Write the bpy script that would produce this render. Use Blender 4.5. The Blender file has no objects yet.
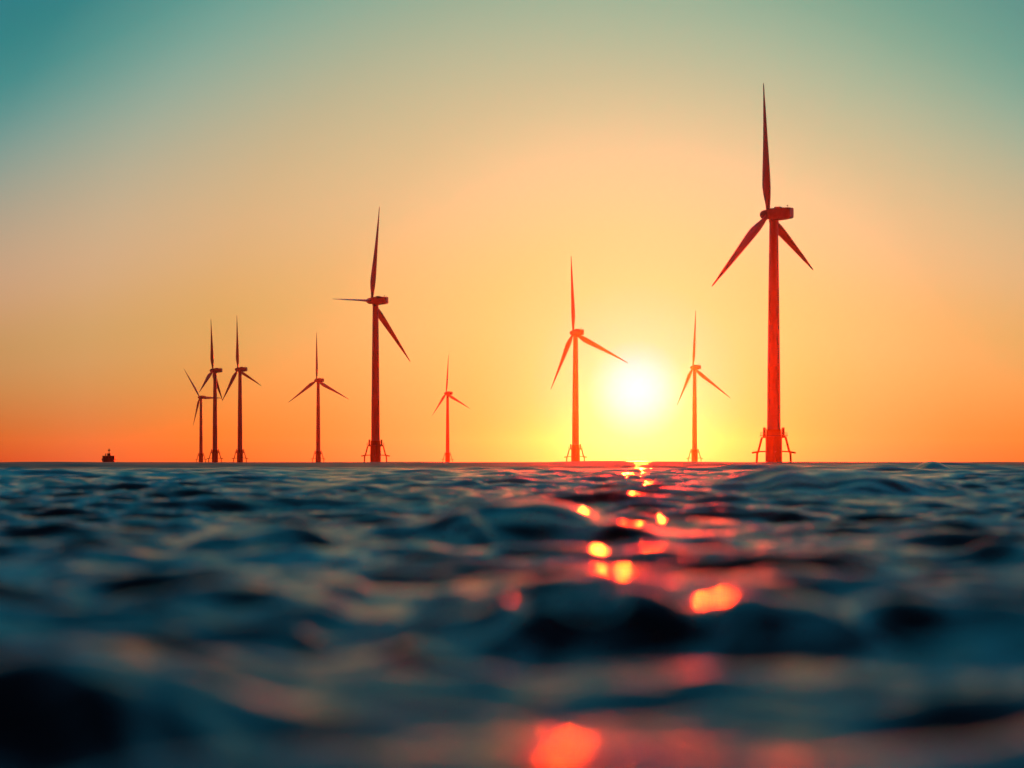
import bpy, bmesh, math, random
import numpy as np
from mathutils import Vector, Matrix

random.seed(4)
SC = bpy.context.scene
COL = SC.collection
R = math.radians

# ------------------------------------------------------------------ camera
CAM_H = 0.42                      # lens just above the water
cam_d = bpy.data.cameras.new('camera')
cam = bpy.data.objects.new('camera', cam_d)
COL.objects.link(cam)
cam.location = (0, 0, CAM_H)
cam.rotation_euler = (R(90), 0, 0)
cam_d.lens = 85
cam_d.sensor_width = 36
cam_d.shift_y = 78 / 1024
cam_d.clip_start = 0.02
cam_d.clip_end = 60000
cam_d.dof.use_dof = True
cam_d.dof.focus_distance = 900
cam_d.dof.aperture_fstop = 1.65
SC.camera = cam
FPX = 85 / 36 * 1024

# ------------------------------------------------------------------ sky
SUN_AZ, SUN_EL = math.atan((637 - 512) / FPX), math.atan((462 - 390) / FPX)
SUN_DIR = Vector((math.sin(SUN_AZ) * math.cos(SUN_EL), math.cos(SUN_AZ) * math.cos(SUN_EL), math.sin(SUN_EL)))


def lin(c):
    return tuple((v / 255 / 12.92 if v / 255 <= 0.04045 else ((v / 255 + 0.055) / 1.055) ** 2.4) for v in c)


world = bpy.data.worlds.new('World')
SC.world = world
world.use_nodes = True
nt = world.node_tree
nt.nodes.clear()


def N(tree, typ, **kw):
    n = tree.nodes.new(typ)
    for k, v in kw.items():
        setattr(n, k, v)
    return n


def math_node(tree, op, a, b=None, c=None, clamp=False):
    n = N(tree, 'ShaderNodeMath', operation=op, use_clamp=clamp)
    for i, v in enumerate((a, b, c)):
        if v is None:
            continue
        if isinstance(v, (int, float)):
            n.inputs[i].default_value = v
        else:
            tree.links.new(v, n.inputs[i])
    return n.outputs[0]


def ramp(tree, fac, stops, interp='LINEAR'):
    n = N(tree, 'ShaderNodeValToRGB')
    cr = n.color_ramp
    cr.interpolation = interp
    while len(cr.elements) > 1:
        cr.elements.remove(cr.elements[-1])
    cr.elements[0].position = stops[0][0]
    cr.elements[0].color = (*stops[0][1], 1)
    for p, c in stops[1:]:
        e = cr.elements.new(p)
        e.color = (*c, 1)
    tree.links.new(fac, n.inputs[0])
    return n.outputs[0]


tc = N(nt, 'ShaderNodeTexCoord')
sep = N(nt, 'ShaderNodeSeparateXYZ')
nt.links.new(tc.outputs['Generated'], sep.inputs[0])
elev = math_node(nt, 'MULTIPLY', math_node(nt, 'ARCSINE', sep.outputs[2]), 57.2958)
az = math_node(nt, 'MULTIPLY', math_node(nt, 'ARCTAN2', sep.outputs[0], sep.outputs[1]), 57.2958)
daz = math_node(nt, 'MINIMUM', math_node(nt, 'ABSOLUTE', math_node(nt, 'SUBTRACT', az, .6)), 20.0)
q = math_node(nt, 'POWER', math_node(nt, 'DIVIDE', daz, 14.5), 2.0)
e2 = math_node(nt, 'MULTIPLY', elev, math_node(nt, 'MULTIPLY_ADD', q, 0.66, 1.0))
E_MAX = 90.0
# dusk sky by height (degrees): orange at the horizon, sage, teal, deep blue overhead
SKY = [
    (0.0, (.52, .049, .002)), (.8, (.52, .111, .008)), (1.6, (.515, .163, .034)), (2.4, (.505, .215, .060)), (3.2, (.495, .252, .088)), (4.0, (.49, .272, .102)),
    (4.8, (.515, .290, .130)), (5.6, (.525, .312, .168)), (6.4, (.515, .328, .198)), (7.2, (.48, .338, .218)), (8.0, (.425, .340, .237)), (8.8, (.36, .339, .254)),
    (9.6, (.288, .336, .271)), (10.4, (.213, .327, .281)), (11.2, (.142, .311, .281)), (12.0, (.08, .287, .270)), (13.0, (.03, .256, .252)), (14.5, (.004, .216, .228)),
    (16.5, (.0, .190, .225)), (19, (.0, .215, .285)), (25, (.005, .31, .50)), (36, (.01, .28, .48)), (52, (.01, .10, .2)), (90, (.004, .03, .06))]
sky_base = ramp(nt, math_node(nt, 'DIVIDE', e2, E_MAX, clamp=True), [(a / E_MAX, c) for a, c in SKY])
# darker away from the sun, behind the camera
dot = N(nt, 'ShaderNodeVectorMath', operation='DOT_PRODUCT')
nt.links.new(tc.outputs['Generated'], dot.inputs[0])
dot.inputs[1].default_value = SUN_DIR
theta = math_node(nt, 'MULTIPLY', math_node(nt, 'ARCCOSINE', math_node(nt, 'MINIMUM', dot.outputs['Value'], 0.9999999)), 57.2958)
dim = N(nt, 'ShaderNodeMapRange', interpolation_type='SMOOTHSTEP')
nt.links.new(theta, dim.inputs['Value'])
for k, v in (('From Min', 35), ('From Max', 110), ('To Min', 1.0), ('To Max', 0.05)):
    dim.inputs[k].default_value = v
dimmed = N(nt, 'ShaderNodeVectorMath', operation='SCALE')
nt.links.new(sky_base, dimmed.inputs[0])
nt.links.new(dim.outputs[0], dimmed.inputs['Scale'])
# aureole round the low sun (degrees from the sun)
G_MAX = 16.0
G_GAIN = 40.0
GLOW = [(0, (40, .07, 1.0)), (.35, (32, .13, .86)), (.6, (26, .18, .70)), (.85, (21, .225, .50)), (1.2, (16, .295, .29)), (1.8, (11, .352, .222)), (2.6, (6.5, .36, .142)), (3.8, (2.3, .313, .096)),
        (4.6, (.8, .279, .087)), (5.5, (.2, .245, .078)), (7.5, (.15, .165, .042)), (10, (.125, .108, .017)), (13, (.08, .075, .03)), (16, (.01, 0, 0))]
glow = ramp(nt, math_node(nt, 'DIVIDE', theta, G_MAX, clamp=True), [(a / G_MAX, tuple(v / G_GAIN for v in c)) for a, c in GLOW])
glow_s = N(nt, 'ShaderNodeVectorMath', operation='SCALE')
nt.links.new(glow, glow_s.inputs[0])
glow_s.inputs['Scale'].default_value = G_GAIN
sky_tex = N(nt, 'ShaderNodeTexSky', sky_type='NISHITA')
sky_tex.sun_disc = False
sky_tex.sun_elevation = SUN_EL
sky_tex.sun_rotation = SUN_AZ
sky_tex.dust_density = 2.0
add1 = N(nt, 'ShaderNodeVectorMath', operation='ADD')
nt.links.new(dimmed.outputs[0], add1.inputs[0])
nt.links.new(glow_s.outputs[0], add1.inputs[1])
bg_sky = N(nt, 'ShaderNodeBackground')
bg_sky.inputs['Strength'].default_value = 0.002
nt.links.new(sky_tex.outputs[0], bg_sky.inputs[0])
bg = N(nt, 'ShaderNodeBackground')
nt.links.new(add1.outputs[0], bg.inputs[0])
bg.inputs['Strength'].default_value = 1.0
addsh = N(nt, 'ShaderNodeAddShader')
nt.links.new(bg.outputs[0], addsh.inputs[0])
nt.links.new(bg_sky.outputs[0], addsh.inputs[1])
out = N(nt, 'ShaderNodeOutputWorld')
nt.links.new(addsh.outputs[0], out.inputs['Surface'])

# ------------------------------------------------------------------ sun
sun_d = bpy.data.lights.new('sun', 'SUN')
sun = bpy.data.objects.new('sun', sun_d)
COL.objects.link(sun)
sun.location = SUN_DIR * 5000
sun.rotation_euler = SUN_DIR.to_track_quat('Z', 'Y').to_euler()
sun_d.energy = 5.0
sun_d.angle = R(0.53)
sun_d.color = (1.0, 0.019, 0.001)        # setting sun: deep red

# ------------------------------------------------------------------ exposure and sampling
SC.view_settings.view_transform = 'Standard'
SC.view_settings.look = 'None'
SC.view_settings.exposure = 0
SC.view_settings.gamma = 1
SC.view_settings.use_curve_mapping = False
SC.cycles.use_denoising = True
SC.cycles.max_bounces = 5
SC.cycles.volume_bounces = 0
SC.cycles.sample_clamp_indirect = 60
SC.cycles.sample_clamp_direct = 0


# ------------------------------------------------------------------ materials
def principled(name, color, rough, **kw):
    m = bpy.data.materials.new(name)
    m.use_nodes = True
    b = m.node_tree.nodes['Principled BSDF']
    b.inputs['Base Color'].default_value = (*color, 1)
    b.inputs['Roughness'].default_value = rough
    for k, v in kw.items():
        b.inputs[k].default_value = v
    return m, m.node_tree, b


def weathered(name, c0, c1, rough, scale, metallic=0.0):
    m, t, b = principled(name, c0, rough, Metallic=metallic)
    co = N(t, 'ShaderNodeTexCoord')
    no = N(t, 'ShaderNodeTexNoise')
    no.inputs['Scale'].default_value = scale
    no.inputs['Detail'].default_value = 6
    t.links.new(co.outputs['Object'], no.inputs['Vector'])
    t.links.new(ramp(t, no.outputs['Fac'], [(0.35, c1), (0.62, c0)]), b.inputs['Base Color'])
    t.links.new(math_node(t, 'MULTIPLY_ADD', no.outputs['Fac'], 0.25, rough - 0.1), b.inputs['Roughness'])
    return m


M_TOWER = weathered('tower_paint', (.25, .26, .27), (.225, .23, .23), .45, .25)
M_BLADE = weathered('blade_gelcoat', (.32, .33, .34), (.26, .26, .26), .35, .3)
M_NAC = weathered('nacelle_shell', (.26, .27, .28), (.21, .21, .21), .4, .6)
M_YEL = weathered('transition_paint', (.24, .13, .02), (.19, .10, .025), .55, .5)
M_STEEL = weathered('galvanised_steel', (.16, .16, .16), (.10, .08, .07), .55, 1.0, .6)
M_HULL = weathered('hull_paint', (.05, .06, .08), (.04, .035, .03), .5, .6)
M_CABIN = weathered('cabin_paint', (.10, .10, .10), (.07, .07, .06), .5, .8)
M_GLASS, _, _ = principled('wheelhouse_glass', (.02, .025, .03), .08)
M_RUBBER, _, _ = principled('fender_rubber', (.02, .02, .02), .8)

# ------------------------------------------------------------------ sea


def grid_axes():
    fine = np.linspace(-17, 17, 760)
    side = np.concatenate([np.linspace(17.3, 60, 90), np.linspace(62, 180, 46)])
    ang = np.radians(np.concatenate([-side[::-1][1:], fine, side]))
    ang[0] = -math.pi + 1e-6 if ang[0] <= -math.pi else ang[0]
    r = [0.10]
    while r[-1] < 15000:
        x = r[-1]
        if x < 2.2:
            k = 1.05
        elif x < 260:
            k = 1.003
        elif x < 2200:
            k = 1.007
        else:
            k = 1.05
        r.append(x * k)
    return ang, np.array(r)


ANG, RAD = grid_axes()


def px_to_ground(px, py, z=0.0):
    y = (CAM_H - z) * FPX / (py - 462)
    return (px - 512) / FPX * y, y


def wave_height(X, Y, step, rad):
    """Open-sea surface: wind sea of many crossing wave trains, running towards the camera."""
    rng = np.random.default_rng(WAVE_SEED)
    Z = np.zeros_like(X)
    rowstep = step.min(axis=1)
    for L0, n, slope in BANDS:
        for _ in range(n):
            L = L0 * math.exp(rng.uniform(-.3, .3))
            k = 2 * math.pi / L
            th = rng.normal(0, .42 if L0 > .4 else .75)
            kx, ky = k * math.sin(th), k * math.cos(th)
            a = slope * math.sqrt(2.0 / n) / k
            ph, gth, gd, gp = rng.uniform(0, 6.283), rng.uniform(0, math.pi), rng.uniform(4, 8), rng.uniform(0, 6.283)
            rows = np.nonzero(L / rowstep > 2.2)[0]
            if not len(rows):
                continue
            sl = slice(0, rows.max() + 1)
            x, y = X[sl], Y[sl]
            w = np.clip((L / step[sl] - 2.2) / 2.5, 0, 1)
            if L0 > 15:                                     # the open swell is higher out at sea than in the near water
                w = w * (1 + .65 * np.clip((rad[sl, None] - 90) / 260, 0, 1))
            if L0 > 1.2:                                     # round the lens the single swells below carry the shape
                w = w * (NEAR_KEEP + (1 - NEAR_KEEP) * np.clip((rad[sl, None] - 11) / 22, 0, 1))
            s = kx * x + ky * y + ph
            # slow amplitude groups so that crests come and go
            g = .65 + .5 * np.sin(k / gd * (math.cos(gth) * x + math.sin(gth) * y) + gp)
            sn = np.sin(s)
            Z[sl] += w * a * g * (sn - .16 * (1 - 2 * sn * sn))
    return Z


WAVE_SEED = 11
NEAR_KEEP = .38
BANDS = [(38, 5, .018), (19.0, 6, .022), (8.0, 7, .03), (3.6, 9, .05), (1.8, 14, .10), (.9, 20, .18), (.5, 24, .20), (.28, 22, .12), (.16, 20, .08), (.09, 16, .04)]

# single swells and ripples that stand out: (pixel x, pixel y of the crest, half width px, height m, half depth m, skew)
SWELLS = []


def swell(px, top, bottom, half, turn=0.0, steep=1.10):
    """A wave whose steep front, seen from the lens, runs from pixel row top down to row bottom."""
    y0 = CAM_H * FPX / (bottom - 462)
    yc = y0 * steep
    h = CAM_H - (top - 462) * yc / FPX
    x0, w, D = (px - 512) / FPX * yc, half / FPX * yc, yc - y0

    def f(X, Y):
        X = X + .12 * w * (np.sin(Y / w * 3.1 + px) + .6 * np.sin(X / w * 4.3 + 2 * px))
        Y = Y + .14 * D * (np.sin(X / w * 3.7 + 1.3 * px) + .6 * np.sin(X / w * 8.1 + px + Y / D))
        u = (X - x0) / w
        v = (Y - yc - turn * (X - x0) + .25 * D * np.clip(np.abs(u), 0, 2) ** 2) / D
        front = np.clip(1 + v, 0, 1)
        front = front * front * (3 - 2 * front)
        back = np.exp(-np.clip(v, 0, 9) ** 2 / 3.0)
        side = np.exp(-np.abs(u) ** 2.6)
        return h * side * np.where(v < 0, front, back), np.exp(-(u / 1.15) ** 4 - ((Y - yc + .4 * D) / (2.2 * D)) ** 4)
    return f


for a in ((510, 506, 550, 105, .15), (255, 529, 561, 95, -.1), (600, 606, 684, 140, .1), (905, 614, 684, 145, -.15), (70, 678, 800, 190, -.2),
          (815, 470, 500, 115, .1), (880, 553, 572, 60, 0), (385, 636, 656, 45, .2), (40, 566, 594, 80, 0), (40, 483, 493, 32, 0), (700, 520, 536, 50, .2), (575, 779, 985, 150, .05), (330, 480, 487, 30, 0)):
    SWELLS.append(swell(*a))
# one steep crest that breaks the horizon at the right
HD = 105.0
def crest(X, Y):
    g = np.exp(-((X - (932 - 512) / FPX * HD) / .85) ** 2 - ((Y - HD) / 2.5) ** 2)
    return .61 * g, g


SWELLS.append(crest)


def ripple(px, y, sig, h):
    x = (px - 512) / FPX * y

    def f(X, Y):
        g = np.exp(-(((X - x) / sig) ** 2 + ((Y - y) / (1.2 * sig)) ** 2) * .5)
        return h * g, 2.1 * np.exp(-(((X - x) / (2.2 * sig)) ** 4 + ((Y - y) / (2.2 * sig)) ** 4))
    return f


for a in ((530, 2.27, .075, .022), (590, 2.30, .05, .008), (478, 2.27, .045, .018), (540, 12.9, .14, .03), (570, 4.9, .06, .02)):
    SWELLS.append(ripple(*a))


def build_sea():
    A, Rr = np.meshgrid(ANG.astype(np.float32), RAD.astype(np.float32))
    X, Y = np.sin(A) * Rr, np.cos(A) * Rr
    dr = np.gradient(RAD)
    da = np.gradient(ANG)
    step = np.maximum(np.broadcast_to(dr[:, None], X.shape), 0.6 * np.broadcast_to(da[None, :], X.shape) * Rr)
    Z = wave_height(X, Y, step, RAD)
    near = np.zeros_like(Z)
    add = np.zeros_like(Z)
    for f in SWELLS:
        h, e = f(X, Y)
        add += h
        near = np.maximum(near, e)
    Z = Z * (1 - .42 * near) + add
    # calm dip right under the lens so that the water never covers it
    Z *= np.clip((Rr - .5) / 1.1, 0, 1)
    Z *= np.clip((2300 - Rr) / 1200, 0, 1)
    nr, na = X.shape
    co = np.stack([X, Y, Z], -1).reshape(-1, 3).astype(np.float32)
    idx = np.arange(nr * na).reshape(nr, na)
    q0 = np.stack([idx[:-1, :-1], idx[1:, :-1], idx[1:, 1:], idx[:-1, 1:]], -1).reshape(-1, 4)
    qs = np.stack([idx[:-1, -1], idx[1:, -1], idx[1:, 0], idx[:-1, 0]], -1).reshape(-1, 4)      # close the circle
    quads = np.concatenate([q0, qs]).astype(np.int32)
    quads = quads[:, ::-1]
    c = len(co)
    co = np.concatenate([co, np.array([[0, 0, 0]], np.float32)])
    tri = np.stack([idx[0], np.roll(idx[0], -1), np.full(na, c)], -1).astype(np.int32)[:, ::-1]
    me = bpy.data.meshes.new('sea')
    me.vertices.add(len(co))
    me.vertices.foreach_set('co', co.ravel())
    loops = np.concatenate([quads.ravel(), tri.ravel()]).astype(np.int32)
    me.loops.add(len(loops))
    me.loops.foreach_set('vertex_index', loops)
    starts = np.concatenate([np.arange(len(quads)) * 4, len(quads) * 4 + np.arange(len(tri)) * 3]).astype(np.int32)
    me.polygons.add(len(starts))
    me.polygons.foreach_set('loop_start', starts)
    me.update(calc_edges=True)
    me.validate()
    n_up = Vector(me.polygons[1000].normal)
    if n_up.z < 0:
        me.flip_normals()
    me.polygons.foreach_set('use_smooth', np.ones(len(me.polygons), bool))
    o = bpy.data.objects.new('sea', me)
    o['kind'] = 'structure'
    o['label'] = 'dark teal wind ruffled sea reaching the horizon'
    COL.objects.link(o)
    return o


m_sea, t, b = principled('sea_water', (.0035, .026, .05), .06, IOR=1.333)
b2 = N(t, 'ShaderNodeBsdfPrincipled')               # patches roughened by capillary ripples
b2.inputs['Base Color'].default_value = (.003, .022, .034, 1)
b2.inputs['Roughness'].default_value = .62
b2.inputs['IOR'].default_value = 1.333
co = N(t, 'ShaderNodeTexCoord')
mp = N(t, 'ShaderNodeMapping')
mp.inputs['Scale'].default_value = (1, 1.5, 1)
t.links.new(co.outputs['Object'], mp.inputs[0])
n1 = N(t, 'ShaderNodeTexNoise')
n1.inputs['Scale'].default_value = 6.0
n1.inputs['Detail'].default_value = 5
n1.inputs['Roughness'].default_value = .55
t.links.new(mp.outputs[0], n1.inputs['Vector'])
bp = N(t, 'ShaderNodeBump')
bp.inputs['Strength'].default_value = 1.0
bp.inputs['Distance'].default_value = .013
t.links.new(n1.outputs['Fac'], bp.inputs['Height'])
t.links.new(bp.outputs[0], b.inputs['Normal'])
t.links.new(bp.outputs[0], b2.inputs['Normal'])
n2 = N(t, 'ShaderNodeTexNoise')
n2.inputs['Scale'].default_value = .6
n2.inputs['Detail'].default_value = 3
t.links.new(mp.outputs[0], n2.inputs['Vector'])
mx = N(t, 'ShaderNodeMixShader')
ln = N(t, 'ShaderNodeVectorMath', operation='LENGTH')            # farther out the chop is finer than the mesh: rough water
t.links.new(co.outputs['Object'], ln.inputs[0])
far = N(t, 'ShaderNodeMapRange')
t.links.new(ln.outputs['Value'], far.inputs['Value'])
for k, v in (('From Min', 25), ('From Max', 160), ('To Min', 0), ('To Max', .9)):
    far.inputs[k].default_value = v
patch = math_node(t, 'MULTIPLY_ADD', n2.outputs['Fac'], 1.2, -.15, clamp=True)
t.links.new(math_node(t, 'MAXIMUM', patch, far.outputs[0]), mx.inputs[0])
t.links.new(b.outputs[0], mx.inputs[1])
t.links.new(b2.outputs[0], mx.inputs[2])
t.links.new(mx.outputs[0], t.nodes['Material Output'].inputs['Surface'])
#SWELL_BLOCK
sea = build_sea()
sea.data.materials.append(m_sea)

# ------------------------------------------------------------------ haze over the sea
bm = bmesh.new()
bmesh.ops.create_cube(bm, size=1)
bmesh.ops.scale(bm, vec=(31500, 31500, 147), verts=bm.verts)
bmesh.ops.translate(bm, vec=(0, 0, 72), verts=bm.verts)
me = bpy.data.meshes.new('haze')
bm.to_mesh(me)
bm.free()
haze = bpy.data.objects.new('haze', me)
haze['kind'] = 'stuff'
COL.objects.link(haze)
m_haze = bpy.data.materials.new('sea_haze')
m_haze.use_nodes = True
ht = m_haze.node_tree
ht.nodes.clear()
pv = N(ht, 'ShaderNodeVolumePrincipled')
pv.inputs['Color'].default_value = (.95, .95, .95, 1)
pv.inputs['Density'].default_value = 1.28e-5
pv.inputs['Anisotropy'].default_value = .97
ho = N(ht, 'ShaderNodeOutputMaterial')
ht.links.new(pv.outputs[0], ho.inputs['Volume'])
haze.data.materials.append(m_haze)


# ------------------------------------------------------------------ mesh helpers
def ring_mesh(bm, rings):
    """Loft closed rings (lists of points, same length) and cap both ends."""
    vs = [[bm.verts.new(p) for p in r] for r in rings]
    n = len(vs[0])
    for a, b_ in zip(vs[:-1], vs[1:]):
        for i in range(n):
            bm.faces.new((a[i], a[(i + 1) % n], b_[(i + 1) % n], b_[i]))
    bm.faces.new(vs[0][::-1])
    bm.faces.new(vs[-1])


def lathe(bm, prof, n=32, axis='Z', center=(0, 0, 0)):
    c = Vector(center)
    rings = []
    for r_, h in prof:
        ring = []
        for i in range(n):
            a = 2 * math.pi * i / n
            if axis == 'Z':
                ring.append(c + Vector((r_ * math.cos(a), r_ * math.sin(a), h)))
            else:
                ring.append(c + Vector((h, r_ * math.cos(a), r_ * math.sin(a))))
        rings.append(ring)
    ring_mesh(bm, rings)


def tube(bm, pts, rad, n=8):
    pts = [Vector(p) for p in pts]
    rings = []
    for i, p in enumerate(pts):
        d = (pts[min(i + 1, len(pts) - 1)] - pts[max(i - 1, 0)]).normalized()
        up = Vector((0, 0, 1)) if abs(d.z) < .9 else Vector((1, 0, 0))
        u = d.cross(up).normalized()
        v = d.cross(u)
        rings.append([p + (u * math.cos(2 * math.pi * k / n) + v * math.sin(2 * math.pi * k / n)) * rad for k in range(n)])
    ring_mesh(bm, rings)


def box(bm, x0, x1, y0, y1, z0, z1, bevel=0.0):
    tmp = bmesh.new()
    bmesh.ops.create_cube(tmp, size=1)
    bmesh.ops.scale(tmp, vec=(x1 - x0, y1 - y0, z1 - z0), verts=tmp.verts)
    bmesh.ops.translate(tmp, vec=((x0 + x1) / 2, (y0 + y1) / 2, (z0 + z1) / 2), verts=tmp.verts)
    if bevel:
        bmesh.ops.bevel(tmp, geom=tmp.edges[:], offset=bevel, segments=3, affect='EDGES', profile=.5)
    m_ = bpy.data.meshes.new('tmp')
    tmp.to_mesh(m_)
    tmp.free()
    bm.from_mesh(m_)
    bpy.data.meshes.remove(m_)


def obj(name, bm, mat, parent=None, smooth=True):
    bmesh.ops.recalc_face_normals(bm, faces=bm.faces)
    me = bpy.data.meshes.new(name)
    bm.to_mesh(me)
    bm.free()
    me.materials.append(mat)
    if smooth:
        for p in me.polygons:
            p.use_smooth = True
        try:
            me.set_sharp_from_angle(angle=R(38))
        except Exception:
            pass
    o = bpy.data.objects.new(name, me)
    COL.objects.link(o)
    if parent:
        o.parent = parent
    return o


# ------------------------------------------------------------------ wind turbine (hub height 90 m)
HUB_Z = 90.0


def make_turbine():
    root = bpy.data.objects.new('wind_turbine', None)
    COL.objects.link(root)
    bm = bmesh.new()                                   # tower: slightly tapered tube with flange seams
    prof = []
    for z, r_ in ((12.2, 2.42), (35, 2.24), (35.05, 2.27), (35.25, 2.27), (35.3, 2.24), (62, 1.93), (62.05, 1.96), (62.25, 1.96), (62.3, 1.93), (87.9, 1.58)):
        prof.append((r_, z))
    lathe(bm, prof, 40)
    obj('tower', bm, M_TOWER, root)
    bm = bmesh.new()                                   # transition piece
    lathe(bm, [(3.0, -.8), (2.95, 9.6), (2.75, 9.7), (2.75, 11.9), (2.95, 11.95), (2.95, 12.19)], 40)
    tp = obj('transition_piece', bm, M_YEL, root)
    bm = bmesh.new()                                   # ladder up the transition piece
    for s in (-.28, .28):
        tube(bm, [(s, -3.25, .4), (s, -3.25, 10.6)], .05, 6)
    for i in range(26):
        tube(bm, [(-.28, -3.25, .6 + i * .38), (.28, -3.25, .6 + i * .38)], .03, 6)
    obj('ladder', bm, M_STEEL, tp)
    bm = bmesh.new()                                   # work platform deck
    lathe(bm, [(3.02, 9.75), (5.0, 9.75), (5.05, 9.82), (5.05, 10.0), (3.02, 10.0)], 36)
    pf = obj('platform', bm, M_STEEL, root)
    bm = bmesh.new()                                   # railing on the platform
    for k in range(18):
        a = 2 * math.pi * k / 18
        tube(bm, [(4.85 * math.cos(a), 4.85 * math.sin(a), 10.0), (4.85 * math.cos(a), 4.85 * math.sin(a), 11.15)], .04, 6)
    for z in (10.55, 11.15):
        ring = [(4.85 * math.cos(2 * math.pi * k / 36), 4.85 * math.sin(2 * math.pi * k / 36), z) for k in range(37)]
        tube(bm, ring, .035, 6)
    obj('railing', bm, M_STEEL, pf)
    for s in (-1, 1):                                   # davit cabinets beside the tower foot
        bm = bmesh.new()
        box(bm, s * 3.4 - .42, s * 3.4 + .42, -.9, .9, 10.01, 12.9, .08)
        obj('cabinet', bm, M_STEEL, pf, False)
    for k in range(4):                                  # four splayed legs
        a = k * math.pi / 2
        u, v = Vector((math.cos(a), math.sin(a), 0)), Vector((-math.sin(a), math.cos(a), 0))
        z = Vector((0, 0, 1))
        bm = bmesh.new()
        tube(bm, [u * 2.9 + z * 9.45, u * 3.9 + z * 9.5, u * 4.3 + z * 9.25, u * 5.55 + z * 4.4, u * 6.0 + z * 3.6, u * 6.15 + z * 1.0, u * 6.2 - z * .8], .40, 10)
        lg = obj('support_leg', bm, M_YEL, root)
        bm = bmesh.new()                                # bracing arm with landing stub
        tube(bm, [u * 2.9 + z * 4.25, u * 5.5 + z * 4.15], .24, 8)
        tube(bm, [u * 5.5 + z * 4.1, u * 7.9 + z * 3.75], .34, 8)
        obj('strut', bm, M_YEL, lg)
    # head parts, built round the tower-top axis (hub towards -X)
    bm = bmesh.new()
    rings = []
    for x, hw, zb, zt in ((-1.75, 1.5, -1.6, 1.6), (-1.5, 1.75, -1.9, 1.8), (-.5, 1.85, -2.35, 2.1), (2.2, 1.9, -2.3, 2.12), (4.6, 1.85, -2.1, 2.1), (6.8, 1.75, -1.8, 2.05), (7.15, 1.6, -1.6, 1.95)):
        ring = []
        for i in range(24):
            a = 2 * math.pi * i / 24
            cx, cz = math.cos(a), math.sin(a)
            p = .30
            cx = math.copysign(abs(cx) ** p, cx)
            cz = math.copysign(abs(cz) ** p, cz)
            ring.append((x, hw * cx, (zt + zb) / 2 + (zt - zb) / 2 * cz))
        rings.append(ring)
    ring_mesh(bm, rings)
    lathe(bm, [(1.75, -2.9), (1.75, -1.9)], 28)
    nac = obj('nacelle', bm, M_NAC, root)
    bm = bmesh.new()
    tube(bm, [(5.2, .5, 1.9), (5.2, .5, 3.1)], .07, 6)
    tube(bm, [(4.9, .5, 2.95), (5.5, .5, 2.95)], .14, 6)
    obj('weather_mast', bm, M_STEEL, nac)
    bm = bmesh.new()
    box(bm, .6, 3.0, -1.1, 1.1, 1.92, 2.55, .2)
    obj('cooler', bm, M_NAC, nac)
    bm = bmesh.new()
    lathe(bm, [(.15, -5.45), (.75, -5.3), (1.25, -4.9), (1.6, -4.2), (1.78, -3.2), (1.8, -2.2), (1.72, -1.78)], 28, 'X')
    obj('hub', bm, M_NAC, root)
    bl = []
    for k in range(3):
        bm = bmesh.new()
        rings = []
        st = [(0.012, 1.5, 1.0, 0), (.04, 1.5, 1.0, 0), (.08, 1.9, .75, .05), (.14, 3.0, .42, .16), (.21, 3.8, .28, .22), (.30, 3.65, .23, .2), (.42, 3.1, .20, .16), (.56, 2.4, .18, .12),
              (.70, 1.8, .17, .08), (.82, 1.3, .16, .06), (.91, .75, .16, .04), (.97, .6, .16, .02), (1.0, .3, .2, 0)]
        for s, c, th, off in st:
            ring = []
            tw = R(16) * (1 - s) ** 2
            for i in range(20):
                a = 2 * math.pi * i / 20
                yy = c * (.5 * math.cos(a) + off * .5)
                xx = c * th * .5 * math.sin(a) * (1 - .45 * math.cos(a) * (1 - min(1, th)))
                xx += -.3 * s * s                    # tip bends away from the tower
                ring.append((xx * math.cos(tw) - yy * math.sin(tw), xx * math.sin(tw) + yy * math.cos(tw), s))
            rings.append(ring)
        ring_mesh(bm, rings)
        bl.append(obj('blade', bm, M_BLADE, root))
        if k:
            bl[-1].data = bl[0].data
    return root


def copy_tree(o, parent=None):
    c = o.copy()
    COL.objects.link(c)
    c.parent = parent
    for ch in list(o.children):
        copy_tree(ch, c)
    return c


# tower px, hub height px, horizontal squeeze of the rotor, blade (angle, length / hub height) x3, pitch, label
TURB = [
    (773.8, 249, .44, ((-4, .512), (-123, .565), (115, .455)), -68, 'largest and nearest wind turbine, tall red tower right of the low sun'),
    (375.5, 162, .43, ((11, .589), (-92, .53), (122, .655)), -68, 'second tallest dark wind turbine with one blade pointing level to the left'),
    (575.5, 130, .76, ((-2, .577), (-153, .482), (111, .591)), 2, 'orange red wind turbine standing just left of the bright sun'),
    (694.6, 95, .74, ((4, .591), (-151, .450), (120, .606)), 2, 'small orange wind turbine between the sun and the largest turbine'),
    (240.0, 93, .43, ((-2, .570), (-132, .50), (105, .599)), -68, 'dark wind turbine on the right of the tight cluster of three at left'),
    (215.0, 92, .32, ((-6, .547), (-119, .495), (134, .45)), -68, 'dark wind turbine in the middle of the cluster of three at left'),
    (318.2, 82, .67, ((0, .573), (-119, .558), (110, .620)), 4, 'lone dark wind turbine with evenly spread blades, right of the cluster of three'),
    (447.6, 69, .61, ((6, .554), (-135, .453), (110, .593)), 4, 'small far wind turbine alone between the second tallest and the sun'),
    (201.0, 65, .66, ((-40, .545), (-161, .45), (90, .509)), 2, 'shortest and farthest wind turbine, overlapped by its neighbour at the left end of the row'),
]
proto = make_turbine()
turbs = [proto] + [copy_tree(proto) for _ in TURB[1:]]
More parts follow.
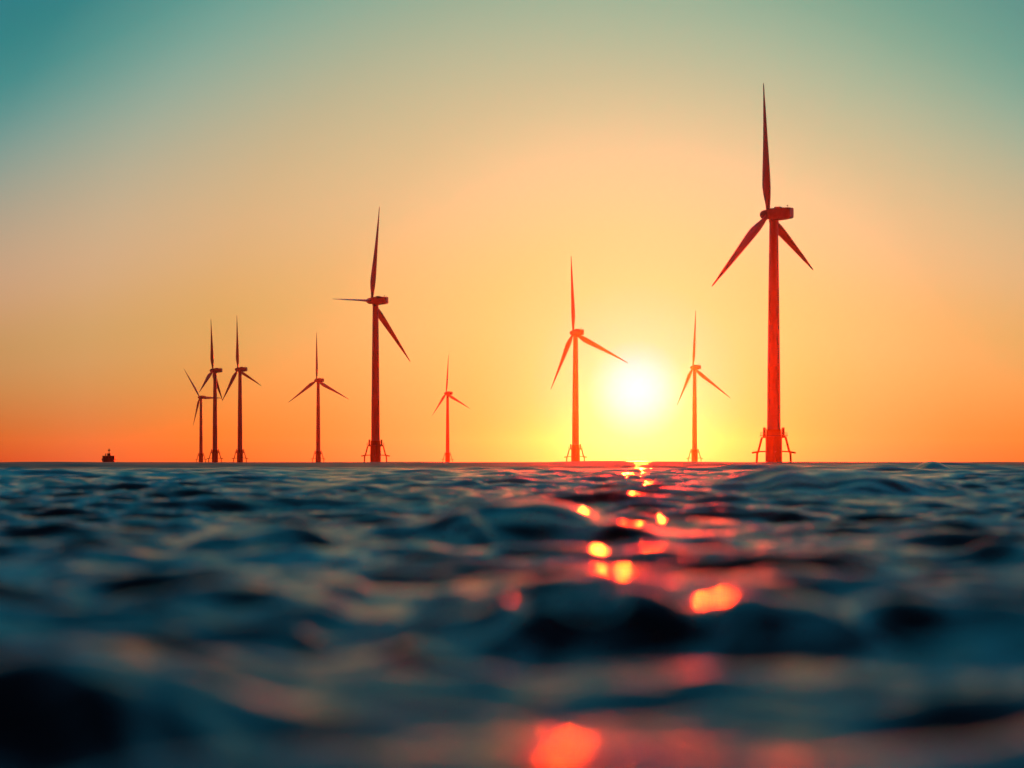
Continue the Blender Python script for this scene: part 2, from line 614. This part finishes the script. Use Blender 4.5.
for o, (px, hp, c, blades, pitch, label) in zip(turbs, TURB):
    d = HUB_Z * FPX / hp
    o.location = ((px - 512) / FPX * d, d, 0)
    o['label'] = label
    o['category'] = 'wind turbine'
    o['group'] = 'offshore wind turbines in the sea'
    yaw = Matrix.Rotation(-math.asin(c) - math.atan((px - 512) / FPX), 4, 'Z')
    head = Matrix.Translation((0, 0, HUB_Z)) @ yaw
    bi = 0
    for ch in o.children:
        kind = ch.name.split('.')[0]
        if kind in ('nacelle', 'hub'):
            ch.matrix_local = head
        elif kind == 'blade':
            ang, ln = blades[bi]
            bi += 1
            ch.matrix_local = head @ Matrix.Translation((-2.25, 0, 0)) @ Matrix.Rotation(R(-ang), 4, 'X') @ Matrix.Rotation(R(-pitch), 4, 'Z') @ Matrix.Diagonal((1, 1, ln * 1.025 * HUB_Z, 1))

# ------------------------------------------------------------------ service vessel far out at the left, seen end-on
D = 1750.0
root = bpy.data.objects.new('service_boat', None)
COL.objects.link(root)
root.location = ((108.6 - 512) / FPX * D, D, 0)
root.rotation_euler = (0, 0, R(8))
root['label'] = 'small dark work boat with a mast, far out on the horizon at left'
root['category'] = 'boat'
bm = bmesh.new()
secs = []
for y, hw, zk, zt in ((-10, 3.2, .6, 3.1), (-8.5, 4.3, -.3, 2.9), (-4, 4.65, -.7, 2.7), (6, 4.65, -.7, 2.6), (9, 4.5, -.5, 2.6)):
    secs.append([(-hw, y, zt), (-hw * .98, y, zt * .4), (-hw * .72, y, zk), (hw * .72, y, zk), (hw * .98, y, zt * .4), (hw, y, zt)])
ring_mesh(bm, secs)
hull = obj('hull', bm, M_HULL, root, False)
bm = bmesh.new()
for s in (-1, 1):
    tube(bm, [(s * 3.35, -10.05, 2.7), (s * 4.5, -8.5, 2.55), (s * 4.85, -4, 2.35), (s * 4.85, 6, 2.3)], .22, 8)
obj('fender', bm, M_RUBBER, hull)
bm = bmesh.new()
box(bm, -4.3, 4.4, -4.5, 5, 2.62, 4.75, .15)
box(bm, -4.45, 4.55, -4.7, 5.2, 4.752, 4.95, .05)
cab = obj('deckhouse', bm, M_CABIN, root, False)
for k in range(4):
    bm = bmesh.new()
    x = -3.1 + k * 2.1
    box(bm, x - .6, x + .6, -4.56, -4.503, 3.4, 4.3, .02)
    obj('window', bm, M_GLASS, cab, False)
bm = bmesh.new()
box(bm, -1.0, 1.5, -2.2, 1.5, 4.953, 6.7, .2)
wh = obj('wheelhouse', bm, M_CABIN, root, False)
bm = bmesh.new()
box(bm, -.7, 1.2, -2.26, -2.203, 5.7, 6.4, .02)
obj('window', bm, M_GLASS, wh, False)
bm = bmesh.new()
tube(bm, [(.35, -.2, 6.7), (.35, -.2, 10.2)], .26, 8)
tube(bm, [(-.5, -.2, 8.6), (1.2, -.2, 8.6)], .1, 6)
mast = obj('mast', bm, M_STEEL, root)
bm = bmesh.new()
box(bm, -.65, 1.35, -.5, .1, 8.75, 9.25, .1)
obj('radar', bm, M_CABIN, mast, False)
bm = bmesh.new()
lathe(bm, [(.32, 4.952), (.36, 6.1), (.28, 6.6)], 16, 'Z', (-2.1, 1.2, 0))
obj('funnel', bm, M_HULL, root)
